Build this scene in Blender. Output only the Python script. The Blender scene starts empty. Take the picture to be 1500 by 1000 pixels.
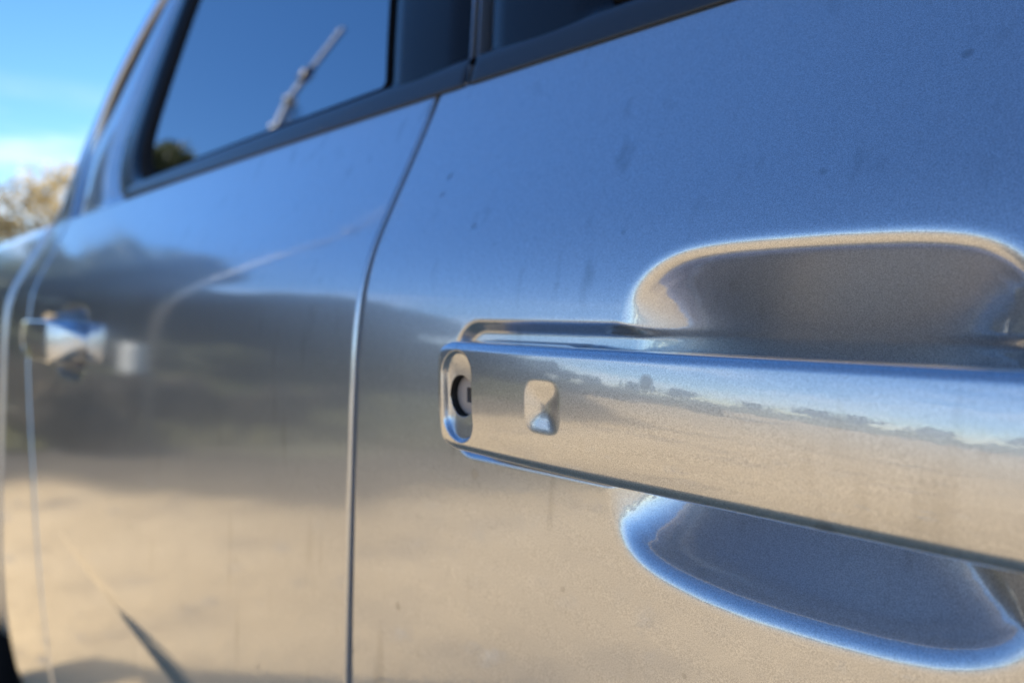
import bpy, bmesh, math, random
import numpy as np
from mathutils import Vector, Matrix

random.seed(7)
rng = np.random.default_rng(7)
SC = bpy.context.scene
COL = SC.collection
PI = math.pi
R = math.radians

# ------------------------------------------------------------------ camera, sky, sun, exposure
ZC = 1.12                      # eye height: level with the door handle of the truck
cam_d = bpy.data.cameras.new('camera')
cam = bpy.data.objects.new('camera', cam_d)
COL.objects.link(cam)
SC.camera = cam
cam.location = (0, -0.26, ZC)
vdir = Vector((-math.cos(R(44.5)), math.sin(R(44.5)), 0))
cam.rotation_euler = vdir.to_track_quat('-Z', 'Y').to_euler()
cam_d.sensor_width = 36
cam_d.lens = 26.0
cam_d.shift_y = -49 / 1500
cam_d.clip_start = 0.01
cam_d.clip_end = 3000
cam_d.dof.use_dof = True
cam_d.dof.focus_distance = 0.285
cam_d.dof.aperture_fstop = 5.5

SUN = Vector((-1.0, 1.0, 0.76)).normalized()      # direction towards the sun
sun_d = bpy.data.lights.new('sun', 'SUN')
sun = bpy.data.objects.new('sun', sun_d)
COL.objects.link(sun)
sun_d.energy = 5.0
sun_d.angle = R(0.5)
sun_d.color = (1.0, 0.94, 0.84)
sun.rotation_euler = SUN.to_track_quat('Z', 'Y').to_euler()
sun.location = (0, 0, 30)

world = bpy.data.worlds.new('World')
SC.world = world
world.use_nodes = True
wn, wl = world.node_tree.nodes, world.node_tree.links
bg = wn['Background']
sky = wn.new('ShaderNodeTexSky')
sky.sky_type = 'NISHITA'
sky.sun_disc = False
sky.sun_elevation = math.asin(SUN.z)
sky.sun_rotation = math.atan2(SUN.x, SUN.y)
sky.altitude = 1200
sky.air_density = 1.0
sky.dust_density = 0.0
sky.ozone_density = 3.2
bg.inputs['Strength'].default_value = 0.097
tcw = wn.new('ShaderNodeTexCoord')
mpw = wn.new('ShaderNodeMapping')
mpw.inputs['Scale'].default_value = (1.6, 1.6, 9.0)
mpw.inputs['Rotation'].default_value = (0.05, 0.09, 0.4)
mpw.inputs['Location'].default_value = (0.6, 0, 0)
wl.new(tcw.outputs['Generated'], mpw.inputs['Vector'])
nzw = wn.new('ShaderNodeTexNoise')
nzw.inputs['Scale'].default_value = 2.3
nzw.inputs['Detail'].default_value = 7
nzw.inputs['Roughness'].default_value = 0.55
wl.new(mpw.outputs['Vector'], nzw.inputs['Vector'])
crw = wn.new('ShaderNodeValToRGB')
crw.color_ramp.elements[0].position = 0.46
crw.color_ramp.elements[1].position = 0.66
wl.new(nzw.outputs['Fac'], crw.inputs['Fac'])
sepw = wn.new('ShaderNodeSeparateXYZ')
wl.new(tcw.outputs['Generated'], sepw.inputs['Vector'])
elw = wn.new('ShaderNodeMapRange')                  # thin cloud only low in the sky
elw.inputs['From Min'].default_value = 0.26
elw.inputs['From Max'].default_value = 0.14
wl.new(sepw.outputs['Z'], elw.inputs['Value'])
mulw = wn.new('ShaderNodeMath'); mulw.operation = 'MULTIPLY'
wl.new(crw.outputs['Color'], mulw.inputs[0]); wl.new(elw.outputs['Result'], mulw.inputs[1])
mul2 = wn.new('ShaderNodeMath'); mul2.operation = 'MULTIPLY'; mul2.inputs[1].default_value = 0.6
wl.new(mulw.outputs[0], mul2.inputs[0])
mixw = wn.new('ShaderNodeMix'); mixw.data_type = 'RGBA'
wl.new(mul2.outputs[0], mixw.inputs['Factor'])
hsv = wn.new('ShaderNodeHueSaturation'); hsv.inputs['Saturation'].default_value = 1.20; hsv.inputs['Hue'].default_value = 0.505
wl.new(sky.outputs['Color'], hsv.inputs['Color'])
wl.new(hsv.outputs['Color'], mixw.inputs['A'])
mixw.inputs['B'].default_value = (7.5, 7.8, 8.3, 1)
wl.new(mixw.outputs['Result'], bg.inputs['Color'])

SC.view_settings.view_transform = 'Standard'
SC.view_settings.look = 'None'
SC.view_settings.gamma = 1
SC.view_settings.use_curve_mapping = False
SC.view_settings.exposure = 1.12
SC.render.engine = 'CYCLES'
SC.cycles.max_bounces = 10
SC.cycles.glossy_bounces = 6
SC.cycles.transparent_max_bounces = 12
SC.cycles.use_denoising = True
SC.cycles.sample_clamp_indirect = 2.5
SC.cycles.blur_glossy = 0.3
SC.cycles.caustics_reflective = False
SC.cycles.caustics_refractive = False

# ------------------------------------------------------------------ materials
def new_mat(name):
    m = bpy.data.materials.new(name)
    m.use_nodes = True
    return m, m.node_tree.nodes, m.node_tree.links, m.node_tree.nodes['Principled BSDF']

def plain(name, col, rough=0.5, metal=0.0, coat=0.0, var=0.08, scale=30, bump=0.0):
    m, n, l, p = new_mat(name)
    p.inputs['Roughness'].default_value = rough
    p.inputs['Metallic'].default_value = metal
    p.inputs['Coat Weight'].default_value = coat
    tc = n.new('ShaderNodeTexCoord')
    nz = n.new('ShaderNodeTexNoise'); nz.inputs['Scale'].default_value = scale; nz.inputs['Detail'].default_value = 5
    l.new(tc.outputs['Object'], nz.inputs['Vector'])
    mr = n.new('ShaderNodeMapRange')
    mr.inputs['To Min'].default_value = 1 - var; mr.inputs['To Max'].default_value = 1 + var
    l.new(nz.outputs['Fac'], mr.inputs['Value'])
    mx = n.new('ShaderNodeMix'); mx.data_type = 'RGBA'; mx.blend_type = 'MULTIPLY'
    mx.inputs['Factor'].default_value = 1
    mx.inputs['A'].default_value = (*col, 1)
    l.new(mr.outputs['Result'], mx.inputs['B'])
    l.new(mx.outputs['Result'], p.inputs['Base Color'])
    if bump:
        b = n.new('ShaderNodeBump'); b.inputs['Strength'].default_value = bump; b.inputs['Distance'].default_value = 0.01
        l.new(nz.outputs['Fac'], b.inputs['Height']); l.new(b.outputs['Normal'], p.inputs['Normal'])
    return m

def paint_mat():
    m, n, l, p = new_mat('silver_paint')
    p.inputs['Metallic'].default_value = 0.84
    p.inputs['Coat Weight'].default_value = 1.0
    p.inputs['Coat IOR'].default_value = 2.4
    tc = n.new('ShaderNodeTexCoord')
    # metal flake under the clear coat: facets that return more or less light
    fl = n.new('ShaderNodeTexNoise'); fl.inputs['Scale'].default_value = 2300; fl.inputs['Detail'].default_value = 2.0
    l.new(tc.outputs['Object'], fl.inputs['Vector'])
    fr = n.new('ShaderNodeValToRGB')
    fr.color_ramp.elements[0].position = 0.36; fr.color_ramp.elements[0].color = (0.50, 0.52, 0.56, 1)
    fr.color_ramp.elements[1].position = 0.66; fr.color_ramp.elements[1].color = (0.85, 0.87, 0.91, 1)
    l.new(fl.outputs['Fac'], fr.inputs['Fac'])
    # dust film, water spots
    du = n.new('ShaderNodeTexNoise'); du.inputs['Scale'].default_value = 9; du.inputs['Detail'].default_value = 8
    l.new(tc.outputs['Object'], du.inputs['Vector'])
    sp = n.new('ShaderNodeTexVoronoi'); sp.inputs['Scale'].default_value = 46; sp.inputs['Randomness'].default_value = 1
    wv = n.new('ShaderNodeTexNoise'); wv.inputs['Scale'].default_value = 220; wv.inputs['Detail'].default_value = 3
    l.new(tc.outputs['Object'], wv.inputs['Vector'])
    wa = n.new('ShaderNodeVectorMath'); wa.operation = 'SCALE'; wa.inputs['Scale'].default_value = 0.0012
    l.new(wv.outputs['Color'], wa.inputs[0])
    wb = n.new('ShaderNodeVectorMath'); wb.operation = 'ADD'
    l.new(tc.outputs['Object'], wb.inputs[0]); l.new(wa.outputs[0], wb.inputs[1])
    l.new(wb.outputs[0], sp.inputs['Vector'])
    # keep few cells: random per-cell value gates and sizes the spot
    sc_ = n.new('ShaderNodeSeparateColor'); l.new(sp.outputs['Color'], sc_.inputs[0])
    gate = n.new('ShaderNodeMapRange'); gate.inputs['From Min'].default_value = 0.72; gate.inputs['From Max'].default_value = 1.0
    gate.inputs['To Min'].default_value = 0.0; gate.inputs['To Max'].default_value = 0.17
    l.new(sc_.outputs[0], gate.inputs['Value'])
    sub = n.new('ShaderNodeMath'); sub.operation = 'SUBTRACT'
    l.new(gate.outputs['Result'], sub.inputs[0]); l.new(sp.outputs['Distance'], sub.inputs[1])
    spot = n.new('ShaderNodeMapRange'); spot.inputs['From Min'].default_value = -0.01; spot.inputs['From Max'].default_value = 0.05
    l.new(sub.outputs[0], spot.inputs['Value'])
    sm = n.new('ShaderNodeMath'); sm.operation = 'MULTIPLY'; sm.inputs[1].default_value = 0.42
    l.new(spot.outputs['Result'], sm.inputs[0])
    # run marks: the same kind of stain drawn out downwards
    mp = n.new('ShaderNodeMapping'); mp.inputs['Scale'].default_value = (75, 75, 13)
    l.new(wb.outputs[0], mp.inputs['Vector'])
    rn = n.new('ShaderNodeTexNoise'); rn.inputs['Scale'].default_value = 1.0; rn.inputs['Detail'].default_value = 4
    l.new(mp.outputs['Vector'], rn.inputs['Vector'])
    rm = n.new('ShaderNodeMapRange'); rm.inputs['From Min'].default_value = 0.62; rm.inputs['From Max'].default_value = 0.80
    rm.inputs['To Max'].default_value = 0.30
    l.new(rn.outputs['Fac'], rm.inputs['Value'])
    mxx = n.new('ShaderNodeMath'); mxx.operation = 'MAXIMUM'
    l.new(sm.outputs[0], mxx.inputs[0]); l.new(rm.outputs['Result'], mxx.inputs[1])
    mx = n.new('ShaderNodeMix'); mx.data_type = 'RGBA'
    l.new(mxx.outputs[0], mx.inputs['Factor'])
    l.new(fr.outputs['Color'], mx.inputs['A']); mx.inputs['B'].default_value = (0.10, 0.085, 0.07, 1)
    l.new(mx.outputs['Result'], p.inputs['Base Color'])
    rr = n.new('ShaderNodeMapRange'); rr.inputs['To Min'].default_value = 0.27; rr.inputs['To Max'].default_value = 0.34
    l.new(du.outputs['Fac'], rr.inputs['Value']); l.new(rr.outputs['Result'], p.inputs['Roughness'])
    cr = n.new('ShaderNodeMapRange'); cr.inputs['To Min'].default_value = 0.0; cr.inputs['To Max'].default_value = 0.075
    l.new(du.outputs['Fac'], cr.inputs['Value'])
    cadd = n.new('ShaderNodeMath'); cadd.operation = 'MULTIPLY_ADD'; cadd.inputs[1].default_value = 0.3
    l.new(spot.outputs['Result'], cadd.inputs[0]); l.new(cr.outputs['Result'], cadd.inputs[2])
    l.new(cadd.outputs[0], p.inputs['Coat Roughness'])
    # orange peel in the clear coat
    op = n.new('ShaderNodeTexNoise'); op.inputs['Scale'].default_value = 260; op.inputs['Detail'].default_value = 2
    l.new(tc.outputs['Object'], op.inputs['Vector'])
    b2 = n.new('ShaderNodeBump'); b2.inputs['Strength'].default_value = 0.05; b2.inputs['Distance'].default_value = 0.0006
    l.new(op.outputs['Fac'], b2.inputs['Height'])
    l.new(b2.outputs['Normal'], p.inputs['Coat Normal'])
    return m

def glass_mat():
    m, n, l, p = new_mat('tinted_glass')
    n.remove(p)
    out = n['Material Output']
    tr = n.new('ShaderNodeBsdfTransparent'); tr.inputs['Color'].default_value = (0.42, 0.50, 0.50, 1)
    gl = n.new('ShaderNodeBsdfGlossy'); gl.inputs['Roughness'].default_value = 0.0
    gl.inputs['Color'].default_value = (0.95, 0.97, 1, 1)
    fn = n.new('ShaderNodeFresnel'); fn.inputs['IOR'].default_value = 9.0
    tc = n.new('ShaderNodeTexCoord')
    du = n.new('ShaderNodeTexNoise'); du.inputs['Scale'].default_value = 14; du.inputs['Detail'].default_value = 6
    l.new(tc.outputs['Object'], du.inputs['Vector'])
    mr = n.new('ShaderNodeMapRange'); mr.inputs['To Min'].default_value = 0.0; mr.inputs['To Max'].default_value = 0.02
    l.new(du.outputs['Fac'], mr.inputs['Value']); l.new(mr.outputs['Result'], gl.inputs['Roughness'])
    mx = n.new('ShaderNodeMixShader')
    l.new(fn.outputs['Fac'], mx.inputs['Fac'])
    l.new(tr.outputs['BSDF'], mx.inputs[1]); l.new(gl.outputs['BSDF'], mx.inputs[2])
    l.new(mx.outputs['Shader'], out.inputs['Surface'])
    return m

def leaf_mat(name, cols, trans=0.5):
    m, n, l, p = new_mat(name)
    p.inputs['Roughness'].default_value = 0.6
    tc = n.new('ShaderNodeTexCoord')
    nz = n.new('ShaderNodeTexNoise'); nz.inputs['Scale'].default_value = 0.9; nz.inputs['Detail'].default_value = 4
    l.new(tc.outputs['Object'], nz.inputs['Vector'])
    cr = n.new('ShaderNodeValToRGB')
    cr.color_ramp.elements[0].position = 0.35; cr.color_ramp.elements[0].color = (*cols[0], 1)
    cr.color_ramp.elements[1].position = 0.65; cr.color_ramp.elements[1].color = (*cols[1], 1)
    l.new(nz.outputs['Fac'], cr.inputs['Fac'])
    l.new(cr.outputs['Color'], p.inputs['Base Color'])
    tl = n.new('ShaderNodeBsdfTranslucent'); l.new(cr.outputs['Color'], tl.inputs['Color'])
    mx = n.new('ShaderNodeMixShader'); mx.inputs['Fac'].default_value = trans
    l.new(p.outputs['BSDF'], mx.inputs[1]); l.new(tl.outputs['BSDF'], mx.inputs[2])
    l.new(mx.outputs['Shader'], n['Material Output'].inputs['Surface'])
    return m

def ground_mat():
    m, n, l, p = new_mat('sandy_yard')
    p.inputs['Roughness'].default_value = 0.95
    p.inputs['Specular IOR Level'].default_value = 0.15
    ge = n.new('ShaderNodeNewGeometry')
    sx = n.new('ShaderNodeSeparateXYZ'); l.new(ge.outputs['Position'], sx.inputs['Vector'])
    def math_(op, a, b=None, c=None):
        k = n.new('ShaderNodeMath'); k.operation = op
        for i, v in enumerate((a, b, c)):
            if v is None: continue
            if isinstance(v, (int, float)): k.inputs[i].default_value = v
            else: l.new(v, k.inputs[i])
        return k.outputs[0]
    def noise(scale, det=5, vec=None, rough=0.55):
        k = n.new('ShaderNodeTexNoise'); k.inputs['Scale'].default_value = scale; k.inputs['Detail'].default_value = det
        k.inputs['Roughness'].default_value = rough
        l.new(vec or ge.outputs['Position'], k.inputs['Vector']); return k.outputs['Fac']
    def ramp(fac, pts):
        k = n.new('ShaderNodeValToRGB'); e = k.color_ramp.elements
        while len(e) < len(pts): e.new(0.5)
        for q, (pos, c) in zip(e, pts): q.position = pos; q.color = (*c, 1)
        l.new(fac, k.inputs['Fac']); return k.outputs['Color']
    def mix(f, a, b, mode='MIX'):
        k = n.new('ShaderNodeMix'); k.data_type = 'RGBA'; k.blend_type = mode
        for s, v in (('Factor', f), ('A', a), ('B', b)):
            if isinstance(v, float): k.inputs[s].default_value = v
            elif isinstance(v, tuple): k.inputs[s].default_value = (*v, 1)
            else: l.new(v, k.inputs[s])
        return k.outputs['Result']
    sand = ramp(noise(0.9, 8), [(0.30, (0.47, 0.34, 0.18)), (0.5, (0.62, 0.455, 0.25)), (0.7, (0.70, 0.53, 0.31))])
    sand = mix(0.55, sand, ramp(noise(6, 8), [(0.35, (0.72, 0.70, 0.68)), (0.6, (1, 1, 1))]), 'MULTIPLY')
    # darker patches scattered over the yard
    st = ramp(noise(1.7, 4), [(0.53, (0, 0, 0)), (0.70, (1, 1, 1))])
    sand = mix(math_('MULTIPLY', st, 0.75), sand, (0.20, 0.155, 0.11))
    soil = ramp(noise(0.7, 7), [(0.35, (0.055, 0.047, 0.038)), (0.55, (0.10, 0.085, 0.062)), (0.7, (0.17, 0.145, 0.10))])
    grass = ramp(noise(0.35, 8), [(0.3, (0.08, 0.095, 0.05)), (0.5, (0.16, 0.165, 0.08)), (0.7, (0.27, 0.24, 0.14))])
    # yard edge: about five metres out towards the rear, far out to the side
    ex = math_('EXPONENT', math_('ADD', sx.outputs['Y'], 1.2))
    f1 = math_('ADD', math_('ADD', sx.outputs['X'], 3.5), math_('MINIMUM', math_('MULTIPLY', ex, 1.6), 2.4))
    f1 = math_('ADD', f1, math_('MAXIMUM', math_('SUBTRACT', -5.0, sx.outputs['Y']), 0.0))
    f2 = math_('ADD', sx.outputs['Y'], 26.0)
    # to the left (+Y) side the yard runs on for ten metres
    f3 = math_('SUBTRACT', 11.0, sx.outputs['Y'])
    f = math_('MINIMUM', math_('MINIMUM', f1, f2), f3)
    wob = math_('MULTIPLY', math_('SUBTRACT', noise(0.8, 6), 0.5), 2.0)
    f = math_('ADD', f, wob)
    edge = n.new('ShaderNodeMapRange'); edge.interpolation_type = 'SMOOTHSTEP'
    edge.inputs['From Min'].default_value = -0.45; edge.inputs['From Max'].default_value = 0.35
    l.new(f, edge.inputs['Value'])
    gr = n.new('ShaderNodeMapRange'); gr.interpolation_type = 'SMOOTHSTEP'
    gr.inputs['From Min'].default_value = -1.6; gr.inputs['From Max'].default_value = -3.8
    l.new(math_('ADD', f, math_('MULTIPLY', math_('SUBTRACT', noise(0.5, 5), 0.5), 4)), gr.inputs['Value'])
    far = mix(gr.outputs['Result'], soil, grass)
    colr = mix(edge.outputs['Result'], far, sand)
    l.new(colr, p.inputs['Base Color'])
    b = n.new('ShaderNodeBump'); b.inputs['Strength'].default_value = 0.5; b.inputs['Distance'].default_value = 0.03
    l.new(noise(14, 9), b.inputs['Height']); l.new(b.outputs['Normal'], p.inputs['Normal'])
    return m

PAINT = paint_mat()
GLASS = glass_mat()
GLOSSBLACK = plain('gloss_black_trim', (0.010, 0.012, 0.016), 0.24, 0, 0.0, 0.1, 60)
SATIN = plain('satin_belt_trim', (0.030, 0.034, 0.042), 0.30, 0, 0.25, 0.1, 80)
RUBBER = plain('black_rubber', (0.010, 0.010, 0.011), 0.85, 0, 0, 0.15, 90)
RUBBER.node_tree.nodes['Principled BSDF'].inputs['Specular IOR Level'].default_value = 0.1
GLOSSBLACK.node_tree.nodes['Principled BSDF'].inputs['Specular IOR Level'].default_value = 0.4
DARK = plain('dark_plastic', (0.014, 0.014, 0.015), 0.75, 0, 0, 0.15, 40)
UNDER = plain('underbody_black', (0.010, 0.010, 0.010), 0.9, 0, 0, 0.2, 20)
HOLE = plain('lock_bore_shade', (0.012, 0.011, 0.010), 0.45, 0, 0, 0.1, 200)  # shade inside the lock bore and key slot, put in as black
LOCK = plain('lock_metal', (0.52, 0.47, 0.45), 0.45, 0.4, 0, 0.10, 500, 0.02)
CHROME = plain('bright_metal', (0.62, 0.62, 0.63), 0.12, 1.0, 0, 0.05, 60)
ALLOY = plain('alloy_wheel', (0.45, 0.46, 0.47), 0.3, 1.0, 0.4, 0.06, 30)
BACK = plain('shade_toned_silver', (0.46, 0.475, 0.505), 0.38, 0.85, 0, 0.1, 60)  # grip back, toned below the body paint to shade the finger hollow
FABRIC = plain('seat_fabric', (0.030, 0.030, 0.033), 0.95, 0, 0, 0.3, 120, 0.2)
LINER = plain('headliner_grey', (0.16, 0.16, 0.155), 0.95, 0, 0, 0.08, 60)
LAMPRED = plain('red_lens', (0.35, 0.01, 0.01), 0.15, 0, 1.0, 0.1, 40)
LAMPCLEAR = plain('clear_lens', (0.55, 0.57, 0.6), 0.08, 0.6, 1.0, 0.1, 40)
BARK = plain('bark', (0.075, 0.058, 0.042), 0.9, 0, 0, 0.45, 12, 0.6)
GALV = plain('galvanised_steel', (0.46, 0.47, 0.48), 0.38, 0.75, 0, 0.18, 14)
CERAM = plain('brown_ceramic', (0.045, 0.030, 0.022), 0.2, 0, 0.6, 0.15, 20)
WHITE = plain('white_enamel', (0.82, 0.82, 0.79), 0.35, 0, 0.3, 0.06, 5)
CONC = plain('concrete', (0.34, 0.33, 0.31), 0.9, 0, 0, 0.2, 9, 0.4)
LEAF_D = leaf_mat('dark_leaves', ((0.065, 0.080, 0.045), (0.16, 0.175, 0.085)))
LEAF_O = leaf_mat('olive_leaves', ((0.10, 0.11, 0.055), (0.22, 0.215, 0.11)))
LEAF_Y = leaf_mat('dry_ochre_leaves', ((0.34, 0.25, 0.11), (0.62, 0.48, 0.24)), .65)
BRUSH = leaf_mat('dry_brush', ((0.065, 0.056, 0.042), (0.17, 0.135, 0.09)))
GRASSM = leaf_mat('rough_grass', ((0.10, 0.12, 0.05), (0.27, 0.25, 0.12)))
GROUND = ground_mat()

# ------------------------------------------------------------------ mesh helpers
def link(name, verts, faces, mat, parent=None, root=(0, 0, 0), smooth=True):
    me = bpy.data.meshes.new(name)
    v = np.asarray(verts, dtype=float).reshape(-1, 3) - np.asarray(root)
    me.from_pydata(v.tolist(), [], [list(map(int, f)) for f in faces])
    me.materials.append(mat)
    if smooth:
        me.polygons.foreach_set('use_smooth', np.ones(len(me.polygons), dtype=bool))
    me.update()
    o = bpy.data.objects.new(name, me)
    COL.objects.link(o)
    if parent is not None: o.parent = parent
    return o

def tag(o, label=None, cat=None, group=None, kind=None):
    if label: o['label'] = label
    if cat: o['category'] = cat
    if group: o['group'] = group
    if kind: o['kind'] = kind
    return o

def empty(name, loc, label=None, cat=None, group=None, rz=0.0):
    o = bpy.data.objects.new(name, None)
    COL.objects.link(o)
    o.location = loc
    o.rotation_euler = (0, 0, rz)
    o.empty_display_size = 0.2
    return tag(o, label, cat, group)

def grid_faces(nr, nc, closed_c=False, closed_r=False, flip=False):
    i = np.arange(nr if closed_r else nr - 1)[:, None]
    j = np.arange(nc if closed_c else nc - 1)[None, :]
    i2, j2 = (i + 1) % nr, (j + 1) % nc
    f = np.stack(np.broadcast_arrays(i * nc + j, i * nc + j2, i2 * nc + j2, i2 * nc + j), -1).reshape(-1, 4)
    return f[:, ::-1] if flip else f

def box_geo(x0, x1, y0, y1, z0, z1):
    v = [(x, y, z) for x in (x0, x1) for y in (y0, y1) for z in (z0, z1)]
    f = [(0, 1, 3, 2), (4, 6, 7, 5), (0, 4, 5, 1), (2, 3, 7, 6), (0, 2, 6, 4), (1, 5, 7, 3)]
    return v, f

class MB:
    """collects pieces of one part"""
    def __init__(s): s.v = []; s.f = []
    def add(s, v, f):
        k = len(s.v); s.v += [tuple(p) for p in v]; s.f += [tuple(int(i) + k for i in q) for q in f]
        return s
    def box(s, *a): return s.add(*box_geo(*a))
    def tube(s, pts, rad, n=10, cap=True):
        pts = [Vector(p) for p in pts]
        rad = rad if isinstance(rad, (list, tuple)) else [rad] * len(pts)
        v = []; u = None
        for i, p in enumerate(pts):
            d = (pts[min(i + 1, len(pts) - 1)] - pts[max(i - 1, 0)]).normalized()
            if u is None:
                u = d.orthogonal().normalized()
            u = (u - d * u.dot(d)).normalized()
            w = d.cross(u)
            v += [p + (u * math.cos(2 * PI * k / n) + w * math.sin(2 * PI * k / n)) * rad[i] for k in range(n)]
        f = [tuple(q) for q in grid_faces(len(pts), n, closed_c=True)]
        if cap:
            f += [tuple(range(n))[::-1], tuple(range((len(pts) - 1) * n, len(pts) * n))]
        return s.add(v, f)
    def lathe(s, prof, c, axis='Z', n=32):
        v = []
        for r_, h in prof:
            for k in range(n):
                a = 2 * PI * k / n
                if axis == 'Z': v.append((c[0] + r_ * math.cos(a), c[1] + r_ * math.sin(a), c[2] + h))
                else: v.append((c[0] + r_ * math.cos(a), c[1] + h, c[2] + r_ * math.sin(a)))
        return s.add(v, [tuple(q) for q in grid_faces(len(prof), n, closed_c=True)])
    def obj(s, name, mat, parent=None, root=(0, 0, 0), smooth=True, bevel=0.0):
        o = link(name, s.v, s.f, mat, parent, root, smooth)
        if bevel:
            b = o.modifiers.new('bevel', 'BEVEL'); b.width = bevel; b.segments = 3; b.limit_method = 'ANGLE'
            o.data.polygons.foreach_set('use_smooth', np.ones(len(o.data.polygons), dtype=bool))
            w = o.modifiers.new('wn', 'WEIGHTED_NORMAL')
        return o

# ------------------------------------------------------------------ the setting: ground
def axis_pts():
    a = np.concatenate([-np.geomspace(900, 12, 22), np.linspace(-11, 11, 89), np.geomspace(12, 900, 22)])
    return a
ax = axis_pts()
GX, GY = np.meshgrid(ax, ax)
def ground_h(x, y):
    r = np.hypot(x, y)
    k = np.clip((r - 4.5) / 6, 0, 1)
    h = 0.05 * k * (np.sin(x * 0.55 + 1) * np.cos(y * 0.47) + np.sin(x * 0.21 - y * 0.33))
    h += np.clip((r - 16) / 60, 0, 1) * 1.2 * (0.7 + 0.3 * np.sin(np.arctan2(y, x) * 5))
    return h
GZ = ground_h(GX, GY)
g = link('ground', np.stack([GX, GY, GZ], -1), grid_faces(len(ax), len(ax)), GROUND)
tag(g, 'sandy sunlit yard with rough grass beyond its edge', kind='structure')

# ------------------------------------------------------------------ truck body shape
WID = 1.84
ROOT = np.array([-0.55, 0.92, 0.0])
TZ = np.array([-.80, -.62, -.45, -.35, -.10, -.04, 0, .033, .052, .085, .125, .150, .165, .20, .25, .40, .56, .64])
TD = np.array([-12., -6, -1.0, 0.8, 1.5, 3, 8, 20, 26, 27, 25.5, 23, 13.5, 13, 14.5, 16.5, 19.5, 24])
_zz = np.linspace(-.80, .66, 5841)
_w = np.concatenate([[0], np.cumsum(np.tan(np.radians(np.interp((_zz[1:] + _zz[:-1]) / 2, TZ, TD))) * np.diff(_zz))])
_w -= np.interp(-.04, _zz, _w)
def plan(x):
    d = np.abs(np.asarray(x, float) + .4)
    return np.where(d < 1.1, d * d / 60, 1.21 / 60 + (d - 1.1) * 2.2 / 60)
def W(x, z):
    """inward offset of the body side at (x, absolute height z)"""
    return np.interp(np.asarray(z, float) - ZC, _zz, _w) + plan(x)

truck = empty('pickup_truck', tuple(ROOT),
              'silver metallic crew cab pickup truck parked on the sandy yard', 'pickup truck')

def side_y(y, side):
    return y if side > 0 else WID - y

def panel(name, cols, rows, xl, xr, side=1, zbot=None, ztop=None, feat=None, flange=.035, er=.0020, mat=PAINT, parent=truck, xnom=None):
    """A sheet-metal panel following the body side. cols: 0..1 params, rows: 0..1 params (or absolute x/z when xnom given)."""
    cols = np.asarray(cols, float); rows = np.asarray(rows, float)
    if xnom is not None:                        # columns are absolute x; the left edge bends with xl(z)
        Z = np.repeat(rows[:, None], len(cols), 1)
        x0 = cols[0]
        fall = np.clip(1 - (cols - x0) / .07, 0, 1)
        X = cols[None, :] + (xl(rows) - x0)[:, None] * fall[None, :]
        eh = np.minimum(X - xl(rows)[:, None], xr(rows)[:, None] - X)
        ev = np.minimum(Z - rows[0], rows[-1] - Z)
    else:
        zb0, zt0 = (zbot, ztop) if not callable(zbot) else (None, ztop)
        if callable(zbot):
            xx = xl(np.array([ztop]))[0] + cols * (xr(np.array([ztop]))[0] - xl(np.array([ztop]))[0])
            zb = zbot(xx)
            Z = zb[None, :] + rows[:, None] * (ztop - zb)[None, :]
            X = np.repeat(xx[None, :], len(rows), 0)
        else:
            zr = zbot + rows * (ztop - zbot)
            Z = np.repeat(zr[:, None], len(cols), 1)
            X = xl(zr)[:, None] + cols[None, :] * (xr(zr) - xl(zr))[:, None]
        eh = np.minimum(X - X[:, :1], X[:, -1:] - X)
        ev = np.minimum(Z - Z[:1], Z[-1:] - Z)
    e = np.clip(np.minimum(np.abs(eh), np.abs(ev)), 0, er)
    Y = W(X, Z) + er - np.sqrt(np.maximum(er * er - (er - e) ** 2, 0))
    if feat is not None: Y = Y + feat(X, Z)
    Xp = np.pad(X, 1, mode='edge'); Zp = np.pad(Z, 1, mode='edge'); Yp = np.pad(Y, 1, mode='edge')
    Yp[0] += flange; Yp[-1] += flange; Yp[1:-1, 0] += flange; Yp[1:-1, -1] += flange
    V = np.stack([Xp, side_y(Yp, side), Zp], -1)
    return link(name, V, grid_faces(*Xp.shape, flip=(side < 0)), mat, parent, ROOT)

def edged(a, b, n, er=.0035):
    """values a..b with extra ones close to both ends so the hem is round"""
    ex = np.array([0, .05, .15, .3, .55, 1.0]) * er
    return np.unique(np.concatenate([a + ex, np.linspace(a + er * 1.6, b - er * 1.6, n), b - ex]))
def edged01(n, length, er=.0035):
    return edged(0, length, n, er) / length

Zr = lambda z: np.asarray(z, float) - ZC
SILL, BELT = ZC - .62, ZC + .150
XSEAM = -.4075
lin = lambda v: (lambda z: np.full(np.shape(z), float(v)))

# crease pressed into the lower doors, fading out towards the rear wheel
def crease(X, Z):
    zl = -.348 - .117 * (X + .743)
    A = .0115 * np.clip((X + 1.18) / .47, 0, 1) ** 1.15 * np.clip((.25 - X) / .65, 0, 1)
    w = .008 + .034 * np.clip((X + 1.16) / .45, 0, 1)
    s = np.clip((zl + w * .8 - Zr(Z)) / w, 0, 1)
    return A * s ** 2.2

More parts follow.
